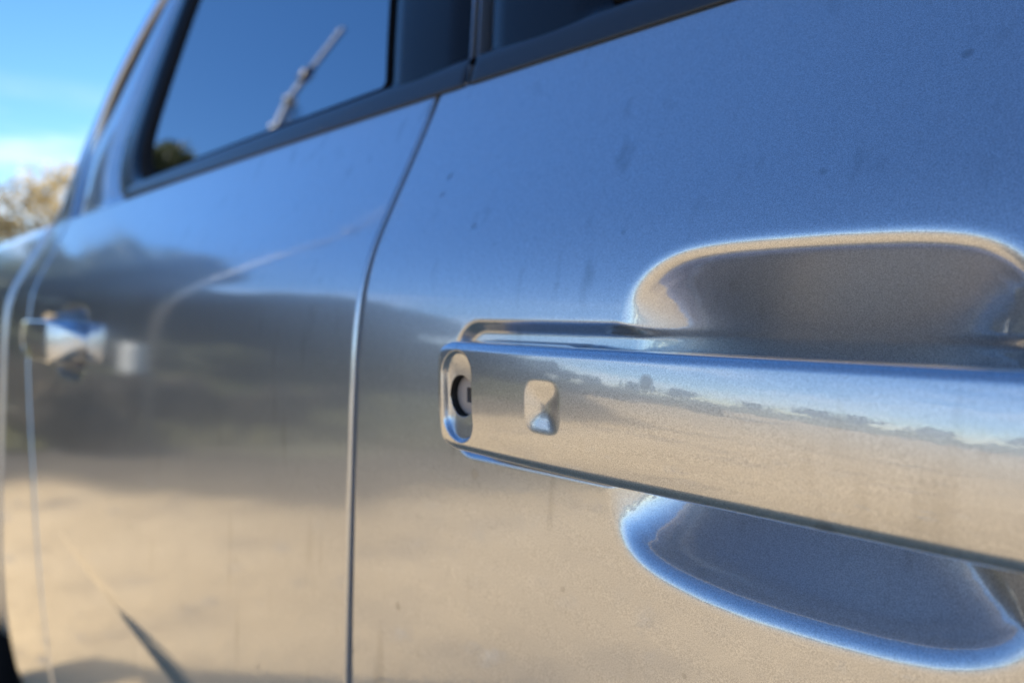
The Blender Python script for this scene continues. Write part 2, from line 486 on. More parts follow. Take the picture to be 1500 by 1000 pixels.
# hollows round the front door handle
HX0, HX1, HZT, HZB = -.302, .022, ZC - .0165, ZC - .0700
HXF, HXR = HX1, -.074             # front and rear handle: where each ends towards the front
CUP = np.array([(-.1990, -.0057), (-.1952, .0093), (-.1829, .0209), (-.1624, .0268), (-.1144, .0275), (-.0801, .0266),
                (-.0622, .0236), (-.0510, .0170), (-.0425, .0060), (-.0390, -.0420), (-.0425, -.0940), (-.0500, -.1035), (-.0612, -.1100),
                (-.0763, -.1142), (-.1088, -.1165), (-.1486, -.1161), (-.1805, -.1105), (-.1955, -.1010), (-.2007, -.085), (-.2015, -.042)])
def smooth_poly(p, it=3):
    for _ in range(it):
        q = np.roll(p, -1, 0)
        p = np.stack([.75 * p + .25 * q, .25 * p + .75 * q], 1).reshape(-1, 2)
    return p
CUPS = smooth_poly(CUP, 3)
def sdf_poly(X, Z, P):
    """positive inside"""
    out = np.full(X.shape, 1e9); ins = np.zeros(X.shape, bool)
    for a, b in zip(P, np.roll(P, -1, 0)):
        d = b - a; L = d @ d
        t = np.clip(((X - a[0]) * d[0] + (Z - a[1]) * d[1]) / L, 0, 1)
        out = np.minimum(out, np.hypot(X - a[0] - t * d[0], Z - a[1] - t * d[1]))
        c = ((a[1] > Z) != (b[1] > Z)) & (X < (b[0] - a[0]) * (Z - a[1]) / (b[1] - a[1] + 1e-12) + a[0])
        ins ^= c
    return np.where(ins, out, -out)
def resample(P, n):
    Q = np.vstack([P, P[:1]]); L = np.concatenate([[0], np.cumsum(np.linalg.norm(np.diff(Q, axis=0), axis=1))])
    k = np.linspace(0, L[-1], n + 1)[:-1]
    return np.stack([np.interp(k, L, Q[:, 0]), np.interp(k, L, Q[:, 1])], -1), L[-1] / n
CUPR, CUPD = resample(CUPS, 300)
def soft_in(X, Z):
    """distance inside the cup's rim that stays smooth across its middle"""
    s = sdf_poly(X, Z, CUPS)
    acc = np.zeros(X.shape)
    for a in CUPR: acc += CUPD / (np.hypot(X - a[0], Z - a[1]) + 1e-5) ** 4
    so = (acc / (PI / 2)) ** (-1 / 3)
    k = np.clip((s - .003) / .008, 0, 1); k = k * k * (3 - 2 * k)
    return np.where(s > .003, s * (1 - k) + so * k, s)
_t = np.linspace(0, 1, 400)
_g = np.where(_t < .20, np.sin(_t / .20 * PI / 2) ** 2, ((1 - _t) / .80) ** 0.85)
_h = np.concatenate([[0], np.cumsum((_g[1:] + _g[:-1]) / 2)]); _h /= _h[-1]
_g2 = np.sin(_t * PI) ** 2
_h2 = np.concatenate([[0], np.cumsum((_g2[1:] + _g2[:-1]) / 2)]); _h2 /= _h2[-1]
def rbox(X, Z, x0, x1, z0, z1, r):
    qx = np.abs(X - (x0 + x1) / 2) - (x1 - x0) / 2 + r
    qz = np.abs(Z - (z0 + z1) / 2) - (z1 - z0) / 2 + r
    return -(np.hypot(np.maximum(qx, 0), np.maximum(qz, 0)) + np.minimum(np.maximum(qx, qz), 0) - r)
def handle_hollow(X, Z, x1=.022, k=1.0):
    zr = Zr(Z)
    sh = rbox(X, zr, HX0 - .0085, x1 + .0085, HZB - ZC - .0085, HZT - ZC + .0095, .018)
    d1 = .0065 * np.interp((sh + .0015) / .0085, _t, _h2)
    near = (X > -.25) & (X < .0) & (zr > -.16) & (zr < .07)
    d2 = np.zeros(X.shape)
    if near.any():
        s = soft_in(X[near] + .02 * (k - 1), (zr[near] + .043) * k - .043)
        d2[near] = .0285 / k ** 3 * np.interp((s + .0050) / .064, _t, _h)
    return (d1 ** 3 + d2 ** 3) ** (1 / 3)
def handle_hollow_at(dx, dz=0.0):
    return lambda X, Z: handle_hollow(X - dx, Z - dz)

def door_rows(z0, z1, fine):
    out = [z0 + np.array([0, .05, .15, .3, .55, 1.0]) * .0035, z1 - np.array([0, .05, .15, .3, .55, 1.0]) * .0035,
           np.arange(z0 + .008, z1 - .006, .008)]
    for a, b, st in fine: out.append(np.arange(a, b, st))
    r = np.unique(np.round(np.concatenate(out), 5))
    keep = [r[0]]
    for q in r[1:]:
        if q - keep[-1] > .00012: keep.append(q)
    keep[-1] = z1
    return np.array(keep)

def front_door(side, hi):
    st = .0008 if hi else .003
    rows = door_rows(SILL, BELT, [(ZC - .150, ZC + .050, st), (ZC - .43, ZC - .28, .003)])
    xl = lin(XSEAM + .0030); xr = lambda z: .55 + .10 * np.clip(-(np.asarray(z) - ZC) - .2, 0, .3)
    cols = door_rows(XSEAM + .0030, .55, [(-.33, .045, st)])
    Xe = lambda z: np.full(np.shape(z), .55)
    return panel('front_door', cols, rows, xl, Xe, side, feat=lambda X, Z: handle_hollow(X, Z) + crease(X, Z), xnom=True)

SEAMZ = np.array([-.62, -.52, -.36, -.11, .023, .10, .183, .24, .32, .41, .50, .55])
SEAMX = np.array([-1.13, -1.183, -1.265, -1.365, -1.392, -1.408, -1.430, -1.446, -1.440, -1.385, -1.285, -1.20])
def smooth_interp(x, xp, fp):
    h = .02
    return sum(np.interp(np.asarray(x, float) + k * h, xp, fp) for k in (-2, -1, 0, 1, 2)) / 5
seam_x = lambda z: smooth_interp(Zr(z), SEAMZ, SEAMX)
HDX = -.972                                            # the rear door's handle sits this far behind the front one
def rear_door(side, hi):
    rows = (door_rows(SILL, BELT, [(ZC - .150, ZC + .150, .003 if hi else .006), (ZC - .43, ZC - .28, .002 if hi else .006)]) - SILL) / (BELT - SILL)
    L = 1.0
    c = np.unique(np.concatenate([edged01(70, L), np.linspace(.06, .42, 130 if hi else 30)]))
    return panel('rear_door', c, rows, lambda z: seam_x(z) + .0025, lin(XSEAM - .0030), side, SILL, BELT,
                 feat=lambda X, Z: crease(X, Z) + handle_hollow(X - HDX, Z, HXR, 1.42))

# cab quarter panel behind the rear door: right up to the roof
CABZ = np.array([-.66, -.62, -.575, -.50, 0, .15, .25, .333, .43, .524, .57])
CABX = np.array([-1.46, -1.53, -1.585, -1.605, -1.60, -1.575, -1.545, -1.495, -1.445, -1.345, -1.28])
cab_x = lambda z: smooth_interp(Zr(z), CABZ, CABX)
def quarter(side):
    def rear_round(X, Z):
        e = np.clip((X - cab_x(Z)) / .035, 0, 1)
        return .012 * (1 - np.sqrt(1 - (1 - e) ** 2))
    c = np.concatenate([np.linspace(0, .35, 14) ** 1.0, np.linspace(.4, .94, 10), [.955, .97, .982, .99, .995, .998, .9993, 1.0]])
    return panel('quarter_panel', c, np.linspace(0, 1, 90), cab_x, lambda z: seam_x(z) - .0030, side, ZC - .64, ZC + .56, feat=rear_round, flange=.05, er=.009)

FW, RW, WR = 1.035, -2.13, .385                        # wheel centres, tyre radius
def arch(cx, base):
    def f(x):
        h = np.sqrt(np.maximum(.47 ** 2 - (x - cx) ** 2, 0)) + .36
        return np.where(np.abs(x - cx) < .47, np.maximum(base, h), base)
    return f
def bed_side(side):
    def lip(X, Z):
        e = np.clip((ZC + .165 - Z) / .03, 0, 1)
        return .022 * (1 - np.sqrt(1 - (1 - e) ** 2))
    x0, x1 = -3.13, -1.622
    c = np.unique(np.concatenate([edged01(80, 1.5), (np.linspace(-2.61, -1.63, 60) - x0) / (x1 - x0)]))
    return panel('bed_side', c, np.concatenate([np.linspace(0, .9, 60), np.linspace(.91, 1, 14)]), lin(x0), lin(x1), side, arch(RW, ZC - .60), ZC + .165, feat=lip, flange=.06)
def fender(side):
    def lip(X, Z):
        return .05 * np.clip((Z - ZC - .04) / .11, 0, 1) ** 2 + .10 * np.clip((X - 1.5) / .38, 0, 1) ** 2
    x0, x1 = .555, 1.88
    c = np.unique(np.concatenate([edged01(60, 1.3), (np.linspace(.56, 1.51, 60) - x0) / (x1 - x0)]))
    return panel('front_fender', c, np.linspace(0, 1, 50), lin(x0), lin(x1), side, arch(FW, ZC - .60), ZC + .110, feat=lip, flange=.06)

for s in (1, -1):
    front_door(s, s > 0); rear_door(s, s > 0); quarter(s); bed_side(s); fender(s)

# ------------------------------------------------------------------ door handle
def handle_geo(dx, side, hi):
    HX1 = HXF if dx == 0 else HXR
    H, zc = (HZT - HZB) / 2, (HZT + HZB) / 2
    L = HX1 - HX0
    st = np.concatenate([np.array([0, .02, .06, .12, .2, .3, .42, .56, .75, 1.0]) * .010,
                         np.arange(.0105, .125, .0005 if hi else .003), np.arange(.126, L - .0105, .002 if hi else .006),
                         L - np.array([1.0, .75, .56, .42, .3, .2, .12, .06, .02, 0]) * .010])
    r = .0245
    nf, nc, nb = (110, 14, 12) if hi else (30, 6, 6)
    rows = []
    for q in st:
        e = min(q, L - q)
        h = H - r + math.sqrt(max(r * r - max(r - e, 0) ** 2, 0))
        tl = min(q / .017, 1); tr_ = min((L - q) / .034, 1)
        grow = .0335 + .0085 * math.sin(min(q / .13, 1) * PI / 2)
        yo = -grow * math.sqrt(1 - (1 - tl) ** 2) * (1 - (1 - tr_) ** 2) ** .5
        yo += .006
        # inner face: solid mounts at both ends, finger gap between
        grip = np.interp(q, [.085, .100, L - .034, L - .020], [0, 1, 1, 0])
        yi = .012 * (1 - grip) + grip * min(yo + .017, .012)
        yi = max(yi, yo + .003)
        rf, rb = min(.0045, h * .5, (yi - yo) * .75), min(.0060, h * .4, (yi - yo) * .7)
        sag, z0 = .0023, zc + .0072 - .0120 * min(max((q - .05) / .2, 0), 1)
        top, bot = zc + h, zc - h
        # slope of the bowed outer face where the two edge radii take over
        t1 = math.atan(2 * sag * (top - rf - z0) / H / H); t2 = math.atan(2 * sag * (z0 - bot - rb) / H / H)
        za, zb_ = bot + rb * (1 - math.sin(t2)), top - rf * (1 - math.sin(t1))
        zf = np.linspace(za, zb_, nf)
        yf = yo + sag * ((zf - z0) / H) ** 2
        th = np.linspace(t1, PI / 2, nc + 1)[1:]
        yt = yf[-1] + rf * (math.cos(t1) - np.cos(th)); zt = zf[-1] + rf * (np.sin(th) - math.sin(t1))
        # back, from the top edge round to the lower edge
        yb_ = np.linspace(yt[-1], yi, 6)[1:-1]
        back = [(y, top) for y in yb_] + [(yi, top - .002)] + [(yi, z) for z in np.linspace(top - .004, bot + .004, nb)] + [(yi, bot + .002)]
        th2 = np.linspace(PI / 2, t2, nc + 1)[:-1]
        yl = yf[0] + rb * (math.cos(t2) - np.cos(th2)); zl = zf[0] - rb * (np.sin(th2) - math.sin(t2))
        back += [(y, bot) for y in np.linspace(yi, yl[0], 6)[1:-1]]
        sec = list(zip(yf, zf)) + list(zip(yt, zt)) + back + list(zip(yl, zl))
        rows.append([(HX0 + q, y, z) for y, z in sec])
    P = np.array(rows)                                   # (ns, n, 3)
    X, Z = P[..., 0], P[..., 2] - ZC
    front = np.zeros(X.shape, bool); front[:, :nf + nc] = True
    # shallow dish round the lock, thumb dimple for the keyless sensor
    cx, cz = -.2726, zc - ZC + .0006
    sd = rbox(X, Z, cx - .0122, cx + .0122, cz - .0222, cz + .0222, .01215)
    wdish = np.clip((sd + .0003) / .0019, 0, 1); wdish = wdish * wdish * (3 - 2 * wdish)
    dish = wdish * (.0010 + .0038 * (1 - ((Z - cz) / .0235) ** 2))
    cx2, cz2 = -.2122, -.0415
    rho = (np.abs((X - cx2) / .0108) ** 4 + np.abs((Z - cz2) / .0116) ** 4) ** .25
    dim = .0021 * np.clip(1 - rho ** 2, 0, 1) ** 1.6
    P[..., 1] += np.where(front, dish + dim, 0)
    # follow the body side
    ydat = float(W(-.2, ZC - .04))
    P[..., 0] += dx
    P[..., 1] += W(P[..., 0], np.full(X.shape, ZC - .04)) - 0
    P[..., 1] = side_y(P[..., 1], side)
    ns, n = X.shape
    f = [tuple(q) for q in grid_faces(ns, n, closed_c=True, flip=(side < 0))]
    c0, c1 = tuple(range(n)), tuple(range((ns - 1) * n, ns * n))
    f += [c0[::-1], c1] if side > 0 else [c0, c1[::-1]]
    return P.reshape(-1, 3), f, (cx + dx - .0006, cz + ZC)

def make_handle(dx, side, hi, lock):
    v, f, (lx, lz) = handle_geo(dx, side, hi)
    o = link('door_handle', v, f, PAINT, truck, ROOT)
    o.data.materials.append(BACK)                      # grip's inner half in duller silver, putting shade into what the hollow mirrors
    nf_, nc_, nb_ = (110, 14, 12) if hi else (30, 6, 6)
    nsec = nf_ + nc_ + 4 + 2 + nb_ + 4 + nc_
    a0, a1 = nf_ + nc_ + 1, nsec - nc_ - 1
    for p in o.data.polygons:
        if len(p.vertices) == 4 and all(a0 <= i % nsec <= a1 for i in p.vertices): p.material_index = 1
    if not lock: return o
    # bore for the key barrel
    y0 = float(W(lx, ZC - .04)) - .0304
    bore = MB()
    n = 64; rad = .0102
    ya, yb = y0 - .03, y0 + .0130
    vv = [(lx + rad * math.cos(2 * PI * k / n), y, lz + rad * math.sin(2 * PI * k / n)) for y in (ya, yb) for k in range(n)]
    ff = [tuple(q) for q in grid_faces(2, n, closed_c=True)] + [tuple(range(n))[::-1], tuple(range(n, 2 * n))]
    bore.add(vv, ff)
    cut = bore.obj('bore', HOLE, truck, ROOT, smooth=False)
    bm = bmesh.new(); bm.from_mesh(cut.data); bmesh.ops.recalc_face_normals(bm, faces=bm.faces); bm.to_mesh(cut.data); bm.free()
    bm = bmesh.new(); bm.from_mesh(o.data); bmesh.ops.recalc_face_normals(bm, faces=bm.faces); bm.to_mesh(o.data); bm.free()
    bo = o.modifiers.new('bore', 'BOOLEAN'); bo.operation = 'DIFFERENCE'; bo.object = cut; bo.solver = 'EXACT'; bo.material_mode = 'TRANSFER'
    dg = bpy.context.evaluated_depsgraph_get()
    me = bpy.data.meshes.new_from_object(o.evaluated_get(dg))
    o.modifiers.clear(); o.data = me
    bpy.data.objects.remove(cut, do_unlink=True)
    # key barrel: a disc with a square-shouldered key slot sunk into it
    fy = y0 + .0098
    hw, hh = .0023, .0037
    sq = []
    m = 12
    per = [(-hw, -hh), (hw, -hh), (hw, hh), (-hw, hh)]
    for a, b in zip(per, per[1:] + per[:1]):
        for k in range(m): sq.append((a[0] + (b[0] - a[0]) * k / m, a[1] + (b[1] - a[1]) * k / m))
    a0 = math.atan2(-hh, -hw)
    N = len(sq)
    ang = [math.atan2(p[1], p[0]) for p in sq]
    r1, r2 = .0094, .0101
    mb = MB()
    loops = [[(lx + r2 * math.cos(t), fy + .006, lz + r2 * math.sin(t)) for t in ang],
             [(lx + r2 * math.cos(t), fy + .0006, lz + r2 * math.sin(t)) for t in ang],
             [(lx + r1 * math.cos(t), fy, lz + r1 * math.sin(t)) for t in ang],
             [(lx + p[0], fy, lz + p[1]) for p in sq],
             [(lx + p[0], fy + .004, lz + p[1]) for p in sq]]
    mb.add([p for lp in loops for p in lp], [tuple(q) for q in grid_faces(5, N, closed_c=True)])
    lk = mb.obj('lock_cylinder', LOCK, o, ROOT, smooth=False)
    kb = MB().box(lx - hw * .97, lx + hw * .97, fy + .0036, fy + .0055, lz - hh * .97, lz + hh * .97)
    kb.obj('key_slot', HOLE, o, ROOT, smooth=False)
    return o

h1 = make_handle(0.0, 1, True, True)
make_handle(HDX, 1, True, False)
make_handle(0.0, -1, False, False)
make_handle(HDX, -1, False, False)

# ------------------------------------------------------------------ glasshouse
def contour(corners, radii, nc=8, ne=24):
    """closed rounded polygon, equal sample counts per corner and edge"""
    P = [np.array(p, float) for p in corners]; n = len(P); out = []
    arcs = []
    for i in range(n):
        a, b, c = P[i - 1], P[i], P[(i + 1) % n]
        u, v = (a - b) / np.linalg.norm(a - b), (c - b) / np.linalg.norm(c - b)
        ang = math.acos(np.clip(u @ v, -1, 1)); t = radii[i] / math.tan(ang / 2)
        p0, p1 = b + u * t, b + v * t
        bis = (u + v) / np.linalg.norm(u + v); ctr = b + bis * radii[i] / math.sin(ang / 2)
        a0 = math.atan2(*(p0 - ctr)[::-1]); a1 = math.atan2(*(p1 - ctr)[::-1])
        da = (a1 - a0 + PI) % (2 * PI) - PI
        arcs.append([ctr + radii[i] * np.array([math.cos(a0 + da * k / nc), math.sin(a0 + da * k / nc)]) for k in range(nc + 1)])
    for i in range(n):
        out += arcs[i]
        e0, e1 = arcs[i][-1], arcs[(i + 1) % n][0]
        out += [e0 + (e1 - e0) * k / ne for k in range(1, ne)]
    return np.array(out)

def ring(name, A, B, offs, mat, side=1, parent=truck, n=None):
    """band between contours A and B (x, zrel); offs: outward offsets sampled across the band"""
    offs = np.asarray(offs, float); m = len(offs); rows = []
    for k in range(m):
        t = k / (m - 1)
        c = A * (1 - t) + B * t
        y = W(c[:, 0], c[:, 1] + ZC) - offs[k]
        rows.append(np.stack([c[:, 0], side_y(y, side), c[:, 1] + ZC], -1))
    V = np.array(rows)
    return link(name, V, grid_faces(m, len(A), closed_c=True, flip=(side > 0)), mat, parent, ROOT)

def pane(name, C, off, side=1, th=.004):
    """flat-ish glass filling contour C"""
    ctr = C.mean(0); nr = 10; m = len(C); V = []; f = []
    for sgn in (0, 1):
        k0 = len(V)
        for k in range(nr):
            c = ctr + (C - ctr) * (1 - k / nr)
            y = W(c[:, 0], c[:, 1] + ZC) + off + th * sgn
            V += list(np.stack([c[:, 0], side_y(y, side), c[:, 1] + ZC], -1))
        V.append(np.array([ctr[0], side_y(float(W(ctr[0], ctr[1] + ZC)) + off + th * sgn, side), ctr[1] + ZC]))
        fl = (side < 0) ^ (sgn == 1)
        q4 = [tuple(int(i) + k0 for i in t) for t in grid_faces(nr, m, closed_c=True, flip=fl)]
        e = k0 + (nr - 1) * m
        q3 = [(e + i, e + (i + 1) % m, k0 + nr * m) for i in range(m)]
        f += q4 + ([t[::-1] for t in q3] if fl else q3)
    k1 = nr * m + 1
    f += [(i, k1 + i, k1 + (i + 1) % m, (i + 1) % m) for i in range(m)]
    o = link(name, np.array(V), f, GLASS, truck, ROOT)
    bm = bmesh.new(); bm.from_mesh(o.data); bmesh.ops.recalc_face_normals(bm, faces=bm.faces)
    for e_ in bm.edges:
        if e_.is_boundary or e_.calc_face_angle(0) > .6: e_.smooth = False
    bm.to_mesh(o.data); bm.free()
    return o

def inset(C, d):
    """shrink a contour by d"""
    t = np.roll(C, -1, 0) - np.roll(C, 1, 0)
    t /= np.linalg.norm(t, axis=1)[:, None] + 1e-12
    nrm = np.stack([-t[:, 1], t[:, 0]], -1)
    if ((C.mean(0) - C) * nrm).sum() < 0: nrm = -nrm
    return C + nrm * d

def glasshouse(side):
    # rear door: body-colour frame, black trim, glass
    fo = contour([(-.377, .1500), (-1.425, .1500), (-1.455, .26), (-1.20, .555), (-.452, .555)], [.004, .004, .05, .10, .01])
    fi = contour([(-.3772, .1502), (-1.215, .1502), (-1.212, .26), (-1.135, .515), (-.449, .515)], [.004, .105, .05, .05, .01])
    ring('window_frame', fo, fi, [-.02, -.004, -.0004, 0, 0, -.004, -.02], PAINT, side)
    to = fi
    ti = contour([(-.484, .1735), (-1.112, .1735), (-1.114, .26), (-1.094, .485), (-.568, .485)], [.004, .065, .05, .03, .004])
    tin = contour([(-.4866, .176), (-1.052, .176), (-1.056, .26), (-1.036, .478), (-.570, .478)], [.004, .065, .05, .03, .004])
    ring('window_trim', to, ti, [-.012, -.0008, .0002, .0006, .0008, .0008, .0006, -.0004, -.010], GLOSSBLACK, side)
    ring('window_seal', inset(ti, -.002), tin, [-.006, -.002, -.001, -.002, -.005, -.012], RUBBER, side)
    pane('window_glass', inset(ti, .002), .006, side)
    # front door
    fo = contour([(.560, .150), (-.369, .150), (-.444, .555), (-.02, .555), (.30, .40)], [.004, .004, .01, .06, .2])
    fi = contour([(.480, .1502), (-.3692, .1502), (-.441, .515), (-.05, .515), (.24, .385)], [.01, .004, .01, .05, .18])
    ring('window_frame', fo, fi, [-.02, -.004, -.0004, 0, 0, -.004, -.02], PAINT, side)
    ti = contour([(.420, .1735), (-.262, .1735), (-.330, .485), (-.06, .485), (.21, .365)], [.012, .012, .012, .05, .16])
    tin = inset(ti, .0035)
    ring('window_trim', fi, ti, [-.012, -.0008, .0002, .0006, .0008, .0008, .0006, -.0004, -.010], GLOSSBLACK, side)
    ring('window_seal', inset(ti, -.002), tin, [-.006, -.002, -.001, -.002, -.005, -.012], RUBBER, side)
    pane('window_glass', inset(ti, .002), .006, side)
    # belt mouldings, one per door
    for xa, xb in ((-1.110, -.3800), (-.3725, .50)):
        xs = np.concatenate([xa + np.array([0, .001, .003]), np.linspace(xa + .006, xb - .006, 60), xb - np.array([.003, .001, 0])])
        prof = [(.1494, .012), (.1495, .0002), (.1498, -.0010), (.1506, -.0016), (.153, -.0019), (.157, -.0020), (.161, -.0019), (.165, -.0015), (.1685, -.0006), (.171, .0006), (.172, .006)]
        rows = []
        for x in xs:
            e = min(x - xa, xb - x); k = math.sqrt(max(0, 1 - (1 - min(e / .003, 1)) ** 2)) * .6 + .4
            lift = 0
            rows.append([(x, side_y(float(W(x, ZC + z)) + (y * k if y < 0 else y), side), ZC + z + lift) for z, y in prof])
        V = np.array(rows)
        f = [tuple(q) for q in grid_faces(len(xs), len(prof), flip=(side < 0))]
        f += [tuple(range(len(prof))), tuple(range((len(xs) - 1) * len(prof), len(xs) * len(prof)))[::-1]]
        link('belt_molding', V, f, SATIN, truck, ROOT)
for s in (1, -1): glasshouse(s)

# roof: from rail to rail
xs = np.concatenate([np.linspace(-1.31, -1.20, 8), np.linspace(-1.15, -.2, 14), np.linspace(-.15, .30, 8)])
zs = np.concatenate([np.linspace(.545, .60, 6)])
rows = []
for x in xs:
    drop = .10 * max(0, (x + .1) / .4) ** 2 + .06 * max(0, (-1.2 - x) / .11) ** 2
    ye = float(W(x, ZC + .548)); pts = [(ye + .0 + .004, .546), (ye, .553), (ye + .004, .575), (ye + .022, .602), (ye + .06, .622), (ye + .13, .636), (ye + .25, .648), (ye + .42, .656)]
    L = [(x, y, ZC + z - drop) for y, z in pts]
    rows.append(L + [(x, WID / 2, ZC + .660 - drop)] + [(x, WID - y, z) for _, y, z in L[::-1]])
V = np.array(rows)
link('roof', V, grid_faces(*V.shape[:2], flip=True), PAINT, truck, ROOT)
# headliner under it
V2 = V[:, 2:-2].copy(); V2[..., 2] -= .035; V2[:, :, 1] = WID / 2 + (V2[:, :, 1] - WID / 2) * .985
link('headliner', V2, grid_faces(*V2.shape[:2]), LINER, truck, ROOT)

def quad_surface(name, c, mat, nu=12, nv=12, bow=0.0, nvec=(1, 0, 0), thick=0.0):
    """bilinear sheet through four corners, bowed along nvec, with thickness"""
    c = [np.array(p, float) for p in c]; nvec = np.array(nvec, float)
    u = np.linspace(0, 1, nu)[None, :, None]; v = np.linspace(0, 1, nv)[:, None, None]
    P = c[0] * (1 - u) * (1 - v) + c[1] * u * (1 - v) + c[2] * u * v + c[3] * (1 - u) * v
    P = P + nvec * bow * (4 * u * (1 - u))
    o = link(name, P, grid_faces(nv, nu), mat, truck, ROOT)
    if thick:
        s = o.modifiers.new('thickness', 'SOLIDIFY'); s.thickness = thick; s.offset = 0
    return o
ya, yb = .075, .175
wy = lambda x, z: float(W(x, ZC + z))
quad_surface('windscreen', [(.62, .17, ZC + .17), (.62, WID - .17, ZC + .17), (.29, WID - .225, ZC + .475), (.29, .225, ZC + .475)], GLASS, bow=.07, thick=.005)
quad_surface('rear_window', [(-1.545, .24, ZC + .19), (-1.545, WID - .24, ZC + .19), (-1.36, WID - .30, ZC + .50), (-1.36, .30, ZC + .50)], GLASS, bow=-.03, thick=.005)
for s in (1, -1):        # A pillars and rear cab corners
    pl = MB().tube([(x, side_y(wy(x, z) + .030, s), ZC + z) for x, z in ((.640, .12), (.585, .17), (.47, .29), (.345, .405), (.27, .462), (.20, .495))], [.032, .034, .034, .034, .034, .028], 14)
    pl.obj('windscreen_pillar', PAINT, truck, ROOT)
cb = [(-1.555, .10, ZC - .60), (-1.555, WID - .10, ZC - .60), (-1.555, WID - .10, ZC + .185), (-1.555, .10, ZC + .185)]
quad_surface('cab_back', cb, PAINT, thick=.01)
quad_surface('cab_back_header', [(-1.362, .26, ZC + .502), (-1.362, WID - .26, ZC + .502), (-1.30, WID - .25, ZC + .56), (-1.30, .25, ZC + .56)], PAINT, bow=-.03, thick=.01)
for s in (1, -1):
    quad_surface('cab_corner', [(-1.548, side_y(.13, s), ZC + .18), (-1.548, side_y(.25, s), ZC + .18), (-1.355, side_y(.31, s), ZC + .505), (-1.33, side_y(.21, s), ZC + .505)], PAINT, thick=.012)

# inside of the cab
def inner_side(s):  # dark shell added behind the doors so their gaps look shaded
    xs = np.linspace(-1.53, .60, 60); zs = np.linspace(ZC - .66, ZC + .160, 40)
    X, Z = np.meshgrid(xs, zs)
    Y = W(X, Z) + .050
    return link('gap_shade_shell', np.stack([X, side_y(Y, s), Z], -1), grid_faces(*X.shape, flip=(s > 0)), DARK, truck, ROOT)
for s in (1, -1): inner_side(s)
MB().box(-1.53, .62, .14, WID - .14, .40, .46).obj('cab_floor', UNDER, truck, ROOT, smooth=False)
def seat(x, y, w, name='front_seat', heads=1):
    """cushion, leaning backrest and headrests"""
    o = MB().box(x, x + .50, y - w / 2, y + w / 2, .62, .80).obj(name, FABRIC, truck, ROOT, bevel=.05)
    bk = MB(); v, f = box_geo(-.07, .07, y - w / 2, y + w / 2, 0, .62)
    v = [(p[0] - p[2] * .30 + x + .04, p[1], p[2] + .74) for p in v]
    bk.add(v, f).obj('backrest', FABRIC, o, ROOT, bevel=.045)
    for k in range(heads):
        yy = y + (k - (heads - 1) / 2) * w * .62
        hv, hf = box_geo(-.05, .05, yy - .13, yy + .13, 0, .18)
        hv = [(p[0] - p[2] * .2 + x - .165, p[1], p[2] + 1.37) for p in hv]
        MB().add(hv, hf).obj('headrest', FABRIC, o, ROOT, bevel=.04)
seat(-.42, .52, .52); seat(-.42, 1.32, .52)
seat(-1.24, .92, 1.34, 'rear_seat', 2)
dash = MB().box(.34, .66, .16, WID - .16, .80, 1.24)
dash.obj('dashboard', DARK, truck, ROOT, bevel=.06)
sw = MB(); sw.tube([(.20 - .08 * math.sin(t), .52 + .18 * math.cos(t), 1.10 + .17 * math.sin(t)) for t in np.linspace(0, 2 * PI, 33)], .014, 8, cap=False)
sw.tube([(.20, .34, 1.10), (.20, .70, 1.10)], .015, 8); sw.tube([(.20, .52, 1.10), (.40, .52, 1.02)], .035, 10)
sw.obj('steering_wheel', DARK, truck, ROOT)

# bonnet, nose, bed, sills, underbody
rows = []
for x in np.linspace(.60, 1.90, 24):
    t = (x - .60) / 1.30
    top = ZC + .165 - .03 * t - .09 * t ** 4
    e = wy(x, .10) + .05 + .10 * max(0, (x - 1.5) / .38) ** 2
    L = [(x, e + .004, ZC + .100), (x, e + .010, ZC + .125 - .02 * t), (x, e + .05, top - .012), (x, e + .13, top)]
    rows.append(L + [(x, e + .35, top + .02), (x, WID / 2, top + .030), (x, WID - e - .35, top + .02)] + [(p[0], WID - p[1], p[2]) for p in L[::-1]])
V = np.array(rows)
link('bonnet', V, grid_faces(*V.shape[:2], flip=True), PAINT, truck, ROOT)
MB().box(1.86, 1.97, .22, WID - .22, .42, .68).obj('front_bumper', PAINT, truck, ROOT, bevel=.05)
gr_ = MB().box(1.84, 1.92, .48, WID - .48, .70, 1.12).obj('grille', GLOSSBLACK, truck, ROOT, bevel=.02)
for k in range(4):
    MB().box(1.915, 1.94, .52, WID - .52, .76 + .09 * k, .785 + .09 * k).obj('grille_bar', CHROME, gr_, ROOT, bevel=.005)
for s in (1, -1):
    a, b = sorted((side_y(.20, s), side_y(.47, s)))
    MB().box(1.80, 1.90, a, b, .92, 1.10).obj('headlight', LAMPCLEAR, truck, ROOT, bevel=.03)
    a, b = sorted((side_y(.10, s), side_y(.21, s)))
    MB().box(-3.17, -3.08, a, b, .80, 1.22).obj('tail_light', LAMPRED, truck, ROOT, bevel=.02)
tg = MB().box(-3.15, -3.10, .215, WID - .215, .62, 1.265).obj('tailgate', PAINT, truck, ROOT, bevel=.012)
MB().box(-3.168, -3.148, WID / 2 - .09, WID / 2 + .09, 1.10, 1.17).obj('tailgate_handle', DARK, tg, ROOT, bevel=.006)
MB().box(-3.27, -3.16, .18, WID - .18, .48, .60).obj('rear_bumper', CHROME, truck, ROOT, bevel=.03)
MB().box(-3.10, -1.60, .16, WID - .16, .74, .78).box(-1.64, -1.60, .16, WID - .16, .74, 1.24).box(-3.08, -1.62, .15, .19, .78, 1.25).box(-3.08, -1.62, WID - .19, WID - .15, .78, 1.25).obj('cargo_bed', DARK, truck, ROOT, smooth=False)
